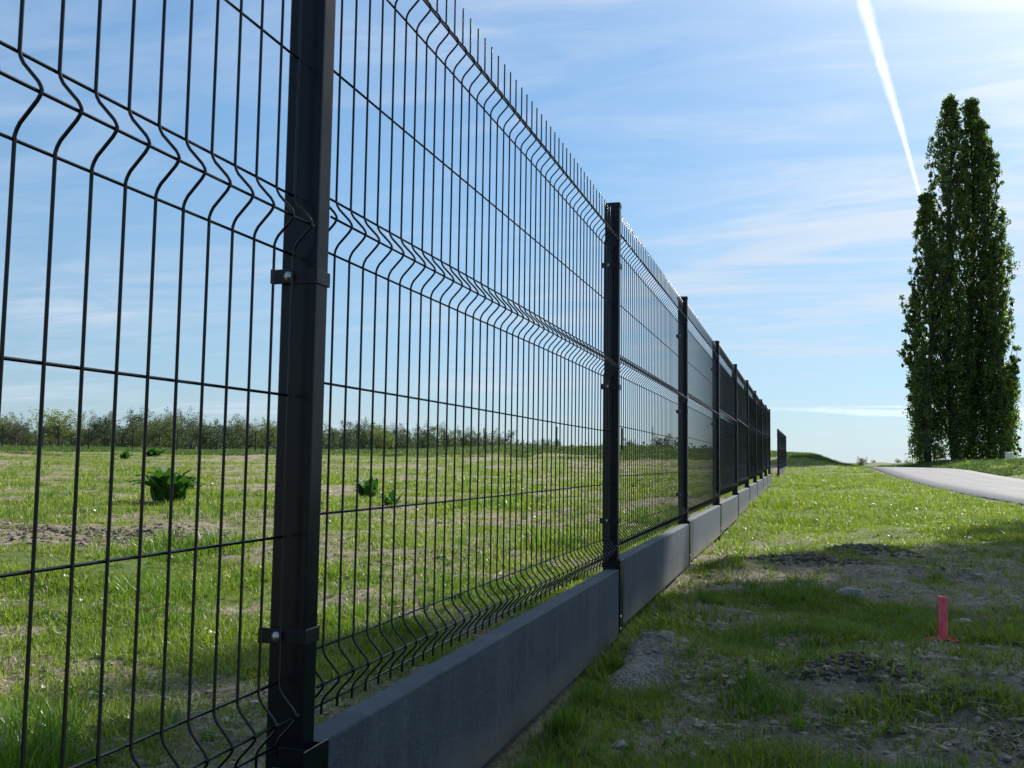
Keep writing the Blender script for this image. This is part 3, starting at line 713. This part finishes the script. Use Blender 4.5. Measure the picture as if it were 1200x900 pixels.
# gravel heap next to the second post
x, y = GRV
aa = rng.uniform(0, 6.283, 9000); ra = rng.random(9000) ** .7
hx, hy = x + .12 * ra * np.cos(aa) * 1.0, y + .28 * ra * np.sin(aa)
hz = terrain(hx, hy)
scatter('gravel_heap', [clod('grit', .0026, mat_stone('grey_grit', (0.24, 0.22, 0.19), (0.38, 0.35, 0.305), 60), 130 + s) for s in range(4)],
        np.stack([hx, hy, hz], -1), rng.power(.6, 9000) * 1.2 + .3, 'low heap of fine grey gravel beside the second fence post', 'gravel')

# ------------------------------------------------------------------ red stake
sx, sy = gpos(1105, 750); sz = float(terrain(sx, sy)) - .004
root = empty('survey_stake', (sx, sy, sz), R(-14)); tag(root, 'short red sprayed wooden survey stake standing in the shaded soil', 'stake')
bm = box_bm((-.0165, -.009, -.06), (.0165, .009, .172), .0012, 1)
bmesh.ops.subdivide_edges(bm, edges=[e for e in bm.edges if abs(e.verts[0].co.z - e.verts[1].co.z) > .05], cuts=6)
for v in bm.verts:
    if v.co.z > .165: v.co.z += v.co.x * -.12 + rnd.uniform(-.003, .002)
    v.co.x += rnd.uniform(-.0005, .0005)
st = add('stake_body', bm_mesh('stake_body', bm, M_stake), root); st.rotation_euler = (R(1.5), R(.8), 0)
n_ = 620; aa = rng.uniform(0, 6.283, n_); ra = .060 * rng.random(n_) ** .7
hx, hy = sx + ra * np.cos(aa), sy + ra * np.sin(aa) * 1.1
scatter('sprayed_soil', [clod('red_clod', .0065, M_redsoil, 150 + s) for s in range(3)], np.stack([hx, hy, terrain(hx, hy) + .001], -1), rng.uniform(.4, 1.3, n_),
        'red paint sprayed over the soil crumbs around the foot of the stake', 'paint')

# ------------------------------------------------------------------ dock plants
def dock(px, py, h, rad, n, label, seed, depth=None):
    x, y = gpos(px, py) if depth is None else place(px, depth)[:2]; z = float(terrain(x, y)); rr = random.Random(seed)
    root = empty('dock_plant', (x, y, z)); tag(root, label, 'plant')
    for k in range(n):
        az = rr.uniform(0, 6.283); L_ = h * rr.uniform(.45, 1.12); lean = rr.uniform(.1, 1.25) * rad / h; w = L_ * rr.uniform(.30, .44)
        d = np.array([math.cos(az), math.sin(az), 0]); s = np.array([-math.sin(az), math.cos(az), 0]); V = []; F = []
        seg = 7
        b = np.array([rr.gauss(0, rad * .2), rr.gauss(0, rad * .2), -.01])
        for i in range(seg + 1):
            t = i / seg; c = b + d * lean * L_ * t ** 1.3 + np.array([0, 0, L_ * (t - .30 * t ** 3 * lean * 1.5)])
            ww = w * (.12 if t < .08 else math.sin(min(1, (t - .04) / .96) ** .8 * math.pi) ** .75) * .5 + .002
            wav = .012 * math.sin(t * 14 + k)
            V += [c - s * ww + np.array([0, 0, ww * .35 + wav]), c, c + s * ww + np.array([0, 0, ww * .35 - wav])]
        for i in range(seg):
            q = 3 * i; F += [(q, q + 1, q + 4, q + 3), (q + 1, q + 2, q + 5, q + 4)]
        g = Geo(); g.addvf(V, F); add('leaf', g.mesh('leaf', M_dock, True), root)
dock(195, 590, .46, .40, 80, 'large clump of broad glossy dark green dock leaves in the field behind the first panel', 1)
dock(432, 585, .34, .2, 30, 'smaller dark green broad leaved plant in the field right of the nearest post', 2)
dock(460, 592, .20, .22, 12, 'low light green leafy plant beside the smaller dock', 3)
dock(146, 541, .45, .45, 26, 'small dark weed clump far out in the field near the far posts', 4, 40)
dock(180, 535, .5, .8, 34, 'broad low weed clump far out in the field, above the large dock', 5, 44)

# ------------------------------------------------------------------ poplars
def leaf_cloud(centres, sizes, per, leaf, r_):
    """small folded leaf faces scattered in blobs around centres"""
    n = len(centres) * per
    c = np.repeat(centres, per, 0); s = np.repeat(sizes, per)
    off = r_.normal(size=(n, 3)); off /= np.linalg.norm(off, axis=1)[:, None]; off *= (r_.random(n) ** .6)[:, None] * s[:, None]
    off[:, 2] *= 1.35
    p = c + off
    a = r_.normal(size=(n, 3)); a /= np.linalg.norm(a, axis=1)[:, None]
    b = r_.normal(size=(n, 3)); b -= (b * a).sum(1)[:, None] * a; b /= np.linalg.norm(b, axis=1)[:, None]
    l = leaf * r_.uniform(.6, 1.35, n)[:, None]
    V = np.stack([p - a * l, p - b * l * .62, p + a * l, p + b * l * .62], 1).reshape(-1, 3)
    F = np.arange(n * 4).reshape(-1, 4)
    return V, F
def poplar(x, y, h, prof, seed, label, group, nb=70, per=60, leaf=.085, cs_=1.0, dens=1.0, crown0=.02, lean=(0, 0)):
    """prof: crown radius at fractions of height"""
    r_ = np.random.default_rng(seed); z = float(terrain(x, y, False)) - .1
    root = empty('poplar_tree', (x, y, z)); tag(root, label, 'tree', group)
    g = Geo(); cs = []; ss = []
    pt = np.array([p for p in prof])
    zs = np.linspace(0, 1, 14)
    path = np.array([(lean[0] * t * h + .012 * h * math.sin(t * 5 + seed), lean[1] * t * h + .012 * h * math.cos(t * 4 + seed), h * t * .985) for t in zs])
    g.tube(path, .022 * h * .55 * (1 - zs * .97) + .02, 9)
    for k in range(nb):
        t = crown0 + (.93 - crown0) * ((k + r_.random()) / nb) ** .9
        R0 = np.interp(t, pt[:, 0], pt[:, 1])
        az = k * 2.4 + r_.uniform(-.5, .5)
        st = np.array([np.interp(t * h, path[:, 2], path[:, i]) for i in (0, 1)] + [t * h])
        Ln = h * (.16 + .20 * r_.random()) * (1 - .45 * t)
        n = 9; br = []
        tgt = R0 * (.45 + .55 * r_.random())
        for i in range(n):
            u = i / (n - 1); rr_ = tgt * (1 - (1 - u) ** 2.1)
            zt = t * h + Ln * u
            # keep the tip inside the profile
            rmax = np.interp(min(1, zt / h), pt[:, 0], pt[:, 1]); rr_ = min(rr_, rmax * r_.uniform(.80, 1.18))
            br.append(st * [1, 1, 0] + np.array([math.cos(az) * rr_, math.sin(az) * rr_, min(zt, h)]) + [lean[0] * Ln * u, lean[1] * Ln * u, 0])
        br = np.array(br); g.tube(br, np.linspace(.10 * (1 - .7 * t) * h / 28, .015, n), 5, cap=False)
        for i in range(2, n):
            for _ in range(2 if r_.random() < .55 * dens else 1):
                cs.append(br[i] + r_.normal(size=3) * .16); ss.append((.16 + .34 * r_.random()) * (1 - .35 * t) * h / 28 * cs_)
    for _ in range(int(120 * pt[0, 1] / .8)):                       # suckers round the foot
        q = r_.uniform(0, 6.28); w_ = max(pt[0, 1], np.interp(.12, pt[:, 0], pt[:, 1]) * .8) * r_.uniform(.4, 1.1); hh = r_.uniform(.4, 7.0)
        cs.append(np.array([w_ * math.cos(q), w_ * math.sin(q), hh])); ss.append(r_.uniform(.35, .6))
    for t in np.linspace(.75, 1, 9):
        cs.append(np.array([np.interp(t * h, path[:, 2], path[:, 0]), np.interp(t * h, path[:, 2], path[:, 1]), t * h])); ss.append(.30 * (1.05 - t) * 2 + .12)
    V, F = leaf_cloud(np.array(cs), np.array(ss), per, leaf, r_)
    add('trunk', g.mesh('trunk', M_bark, True), root)
    lg = Geo(); lg.addvf(V, F); add('crown', lg.mesh('crown', M_poplar), root)
    return root
def xy(px, depth_y):
    d = ray(px, 545); t = depth_y / d.y; return d.x * t, depth_y
POP = [  # px, Y, height px-top, profile in metres, label
 (1119, 75.0, 118, [(0, 1.2), (.1, 2.0), (.3, 2.5), (.55, 2.3), (.75, 1.6), (.9, .9), (1, .15)], 'tallest poplar of the clump, its pointed top left of the notch in the crown', 96),
 (1144, 76.5, 122, [(0, 1.0), (.1, 1.7), (.3, 2.2), (.6, 1.9), (.8, 1.3), (.92, .75), (1, .15)], 'second tall poplar of the clump, its top right of the notch in the crown', 90),
 (1091, 74.0, 232, [(0, .9), (.1, 1.5), (.35, 1.9), (.65, 1.5), (.85, .9), (1, .2)], 'lower poplar on the road side of the clump, left of the tallest one', 66),
 (1163, 75.5, 148, [(0, .9), (.1, 1.3), (.35, 1.6), (.6, 1.3), (.8, .9), (1, .15)], 'slim poplar rising close behind the right hand tall one', 66),
 (1173, 73.5, 285, [(0, .8), (.1, 1.1), (.4, 1.3), (.7, 1.0), (.9, .6), (1, .15)], 'short narrow poplar on the right flank of the clump', 50),
 (1077, 75.2, 345, [(0, .35), (.15, .75), (.5, .9), (.8, .6), (1, .12)], 'smallest thin poplar standing at the left edge of the clump', 34),
 (1184, 74.5, 440, [(0, .4), (.3, .6), (.6, .55), (1, .12)], 'lowest bushy poplar shoot at the right edge of the clump', 20)]
for i, (px, Y_, topy, prof, lab, nb) in enumerate(POP):
    x, y = xy(px, Y_); zb = float(terrain(x, y, False)) - .1
    dt = ray(px, topy); h = dt.z / dt.y * Y_ - zb
    poplar(x, y, h, prof, 3 + i, lab, None, nb=int(nb * 1.0), per=44, leaf=.088, dens=.55, crown0=.01)
# the next poplar of the roadside row: outside the picture on the right, it throws the shade over the foreground
poplar(13.3, 27.0, 25.0, [(0, 2.2), (.06, 3.1), (.3, 3.5), (.7, 3.4), (.9, 2.8), (1, 1.2)], 77, 'broad poplar beside the road to the right of the picture', None, nb=190, per=34, leaf=.17, dens=1.6, crown0=.03)

# ------------------------------------------------------------------ far trees
def tree_mesh(seed, h, w, sparse, mats):
    r_ = np.random.default_rng(seed); g = Geo(); cs = []; ss = []
    tp = np.array([(.02 * h * math.sin(t * 4 + seed), 0, t * h * .72) for t in np.linspace(0, 1, 7)])
    g.tube(tp, np.linspace(.035 * h, .008 * h, 7), 6)
    for k in range(16):
        t = r_.uniform(.18, .95); az = r_.uniform(0, 6.28); st = np.array([0, 0, t * h * .7]); Ln = w * r_.uniform(.55, 1.0) * math.sin(min(1, .25 + t) * math.pi * .62)
        e = st + np.array([math.cos(az) * Ln, math.sin(az) * Ln, h * r_.uniform(.10, .30)])
        mid = (st + e) / 2 + np.array([0, 0, .04 * h])
        g.tube([st, mid, e], [.012 * h, .008 * h, .002 * h], 4, cap=False)
        for q in (.45, .75, 1.0):
            c = st + (e - st) * q; cs.append(c + r_.normal(size=3) * .05 * h); ss.append(h * r_.uniform(.08, .16))
            for _ in range(2):
                tw = c + r_.normal(size=3) * .09 * h; tw[2] += .05 * h; g.tube([c, tw], [.004 * h, .0012 * h], 3, cap=False); cs.append(tw); ss.append(h * r_.uniform(.05, .09))
    V, F = leaf_cloud(np.array(cs), np.array(ss), int(44 * (1 - sparse)) + 6, .0135 * h, r_)
    lg = Geo(); lg.addvf(V, F)
    return g.mesh('trunk', M_bark, True), lg.mesh('crown', mats)
kinds = [('dark green', M_tree[0], .15), ('fresh yellow green', M_tree[1], .35), ('bare grey', M_tree[2], .75), ('olive', M_tree[3], .45), ('half bare grey', M_tree[2], .6), ('dark leafy', M_tree[0], .3)]
protos = []
for ki, (nm, mt, spz) in enumerate(kinds):
    for v in range(2):
        protos.append((ki, tree_mesh(100 + ki * 7 + v, 1.0, .42 + .1 * v, spz, mt)))
def far_tree(px, topy, D_, ki, label, group, wmul=1.0, v=0):
    d = ray(px, 532); k = D_ / math.hypot(d.x, d.y); x, y = d.x * k, d.y * k
    z = float(terrain(x, y, False)); dt = ray(px, topy); h = dt.z / math.hypot(dt.x, dt.y) * D_ - z
    root = empty('field_tree', (x, y, z), rnd.uniform(0, 6)); tag(root, label, 'tree', group)
    tm, lm = protos[ki * 2 + v][1]
    a = add('trunk', tm, root); b = add('crown', lm, root)
    for o in (a, b): o.scale = (h * wmul, h * wmul, h)
    return root
GRP = 'spring trees along the far side of the field'
special = [(68, 477, 165, 1, 'broad yellow green tree rising above the far tree line near the left edge', 1.25),
           (18, 492, 170, 4, 'half bare grey tree at the left end of the far tree line', 1.1),
           (122, 486, 168, 0, 'dark round tree right of the tall yellow green one across the field', .9),
           (186, 486, 170, 3, 'broad olive tree with brownish crown above the large dock plant', 1.3),
           (446, 497, 150, 1, 'fresh green tree right of the nearest post in the far tree line', 1.05)]
for a in special: far_tree(a[0], a[1], a[2], a[3], a[4], None, a[5], 0)
tl = lambda px: np.interp(px, [-40, 0, 40, 100, 150, 200, 260, 330, 380, 420, 470, 500, 540, 580, 605, 640, 700, 760, 800], [490, 494, 505, 498, 492, 490, 496, 499, 500, 497, 506, 503, 508, 512, 514, 524, 524, 519, 522])
names = ['dark green leafy tree in the far tree line', 'fresh yellow green tree in the far tree line', 'bare grey twiggy tree in the far tree line',
         'olive tree in the far tree line', 'half bare grey tree in the far tree line', 'dark leafy tree in the far tree line']
px = -46
while px < 800:
    where = 'left of the nearest post' if px < 330 else ('between the nearest post and the next' if px < 708 else 'beyond the second post')
    ki = rnd.choice([0, 0, 3, 4, 5, 0, 1, 3]) if px < 330 else rnd.choice([0, 5, 4, 5, 3, 0])
    if 620 < px: ki = rnd.choice([0, 5])
    far_tree(px, float(tl(px)) - 4 + rnd.uniform(-6, 9), rnd.uniform(170, 215), ki, names[ki] + ' ' + where, GRP + ', ' + kinds[ki][0] + ', ' + where, rnd.uniform(.8, 1.15), rnd.randint(0, 1))
    px += rnd.uniform(8, 17)
# dense undergrowth behind the trees, one mass
cs = []; 
for px in np.arange(-80, 830, 1.1):
    d = ray(px, 532); D_ = rng.uniform(205, 235); k = D_ / math.hypot(d.x, d.y)
    top = (532 + (px) * .012 - float(tl(px))) / FOC * D_ * .62
    for q in range(3): cs.append((d.x * k + rng.normal() * 2, d.y * k + rng.normal() * 2, rng.uniform(-.2, max(1.2, top))))
V, F = leaf_cloud(np.array(cs), rng.uniform(1.0, 2.0, len(cs)), 26, .30, rng)
g = Geo(); g.addvf(V, F); tag(add('far_wood', g.mesh('far_wood', M_tree[0])), 'dense dark wood behind the trees on the far side of the field', 'wood', kind='stuff')
# shrubs on the skyline between the bank and the poplars
for (px, ty, by, D_, ki, lab) in ((1010, 536.5, 542, 90, 0, 'rounded dark shrub on the skyline where the road disappears'), (1053, 537.5, 546, 150, 2, 'pale bare shrub on the skyline left of the poplars'),
                             (1063, 539, 546, 150, 2, 'second pale bare shrub on the skyline, nearer the poplars'), (1075, 540, 546, 150, 4, 'small grey shrub on the skyline at the foot of the poplar clump'),
                             (1024, 539, 545, 110, 5, 'tiny dark shrub on the skyline above the far bend of the road'), (1196, 540, 548, 110, 0, 'low green shrub on the skyline right of the poplars')):
    d = ray(px, by); k = D_ / math.hypot(d.x, d.y); x, y = d.x * k, d.y * k; z = float(terrain(x, y, False)) - .1
    dt = ray(px, ty); h = max(.5, dt.z / math.hypot(dt.x, dt.y) * D_ - z)
    root = empty('shrub', (x, y, z), 1.0); tag(root, lab, 'shrub')
    tm, lm = protos[ki * 2][1]
    for nm, mm in (('trunk', tm), ('crown', lm)):
        o = add(nm, mm, root, (0, 0, -.15 * h)); o.scale = (h * 1.3, h * 1.3, h * 1.15)

# white cabinet at the foot of the poplars
x, y = xy(1183, 66.0); z = float(terrain(x, y, False))
root = empty('utility_cabinet', (x, y, z - .05), YAW); tag(root, 'small white box standing in the grass at the foot of the poplars', 'cabinet')
mw, t, out = newmat('white_enamel'); b = pbsdf(t, Base_Color=(.78, .78, .76), Roughness=.4); L(t, b.outputs[0], out.inputs[0])
add('body', bm_mesh('body', box_bm((-.20, -.13, 0), (.20, .13, .58), .015, 2), mw), root)
add('lid', bm_mesh('lid', box_bm((-.225, -.155, .583), (.225, .155, .62), .012, 2), mw), root)
add('door', bm_mesh('door', box_bm((-.17, -.142, .06), (.17, -.1325, .53), .004, 1), mw), root)

# rough verge grass on the bank beyond the road and long grass on the berm
M_rough = mat_leaf('rough_grass_blade', (0.020, 0.058, 0.012), (0.042, 0.095, 0.018), (0.085, 0.14, 0.028), 0.35, 0.5, .8, .3)
vt = [tuft('verge_tuft', 20, .09, .10, .26, .012, .5, M_rough, 3, 200 + s, .05) for s in range(3)]
n = 9000; y = rng.uniform(24, 82, n); x = road_c(y) + 2.05 + rng.power(.7, n) * 9
k = fbm(x * .9, y * .9, 3, 66.) > .42; x, y = x[k], y[k]
n = 60000; a = np.radians(rng.uniform(-60, 4, n)); r = rng.uniform(0, 1, n) ** .8 * 30 + 48; xb, yb = r * np.sin(a), r * np.cos(a)
k = (fbm(xb * .25, yb * .25, 3, 88.) > np.interp(np.hypot(xb, yb), [48, 62], [.56, .36])) & ~on_road(xb, yb); xb, yb = xb[k], yb[k]
X_ = np.concatenate([x, xb]); Y_ = np.concatenate([y, yb])
scatter('rough_grass', vt, np.stack([X_, Y_, terrain(X_, Y_)], -1), np.concatenate([rng.uniform(.5, 1.2, len(x)), rng.uniform(.45, 1.1, len(xb))]), 'rough dark grass on the far bank and on the verge beyond the road', 'grass')

# ------------------------------------------------------------------ condensation trails (scattering vapour)
def contrail(pts, rads, dens, label, seed, parent=None):
    g = Geo(); P = []; Rr = []
    pts = [Vector(p) for p in pts]; n = 220; r_ = np.random.default_rng(seed)
    for i in range(n):
        t = i / (n - 1) * (len(pts) - 1); k = min(int(t), len(pts) - 2); f = t - k
        P.append(pts[k].lerp(pts[k + 1], f)); Rr.append((rads[k] * (1 - f) + rads[k + 1] * f) * (1 + .34 * (float(vnoise(np.array([i * .22]), np.array([seed * 3.3]))[0]) - .5)))
    m_, t, out = newmat('ice_vapour')
    vs = N(t, 'ShaderNodeVolumeScatter'); vs.inputs['Color'].default_value = (.98, .99, 1, 1); vs.inputs['Density'].default_value = dens; vs.inputs['Anisotropy'].default_value = .55
    L(t, vs.outputs[0], out.inputs['Volume'])
    V, F, Cp = tube_arrays([tuple(p) for p in P], Rr, 12)
    F = np.vstack([F[:, [0, 1, 2]], F[:, [0, 2, 3]], Cp])
    me_ = npmesh('contrail', V, F, m_, True)
    if parent is not None: return add('dense_core', me_, parent)
    o = add('contrail', me_); tag(o, label, 'contrail'); return o
def skyp(px, py, H):
    d = ray(px, py); return tuple(d * (H / d.z))
H = 420
pts = [skyp(975, -190, H), skyp(1011, 0, H), skyp(1033, 75, H), skyp(1056, 150, H), skyp(1073, 212, H), skyp(1084, 250, H), skyp(1090, 275, H)]
rad = []
for (px_, py_), wpx in zip(((975, -190), (1011, 0), (1033, 75), (1056, 150), (1073, 212), (1084, 250), (1090, 275)), (34, 24, 19, 12, 8, 5, 3)):
    d = ray(px_, py_); rad.append(wpx * .78 / 2 / FOC * (H / d.z))
ct = contrail(pts, [q * .92 for q in rad], .0032, 'bright white vapour trail slanting down the sky to the left side of the poplars', 1)
contrail(pts, [q * .60 for q in rad], .0075, None, 4, ct)
contrail(pts, [q * .34 for q in rad], .014, None, 6, ct)
def far_trail(pp, ws, Dd, dens, label, seed):
    P = []; rr = []
    for (px_, py_), w in zip(pp, ws):
        d = ray(px_, py_); k = Dd; P.append(tuple(d * k)); rr.append(w / 2 / FOC * k)
    contrail(P, rr, dens, label, seed)
far_trail([(893, 479), (950, 480), (1020, 484), (1100, 485), (1200, 488), (1320, 494)], [3, 6, 9, 10, 12, 14], 6000, .0045, 'low broad vapour trail lying flat above the end of the fence', 2)
far_trail([(960, 477), (1040, 476.5), (1120, 478), (1200, 480), (1320, 484)], [1.5, 3, 4, 4, 5], 6300, .008, 'thin vapour trail just above the low broad one', 3)
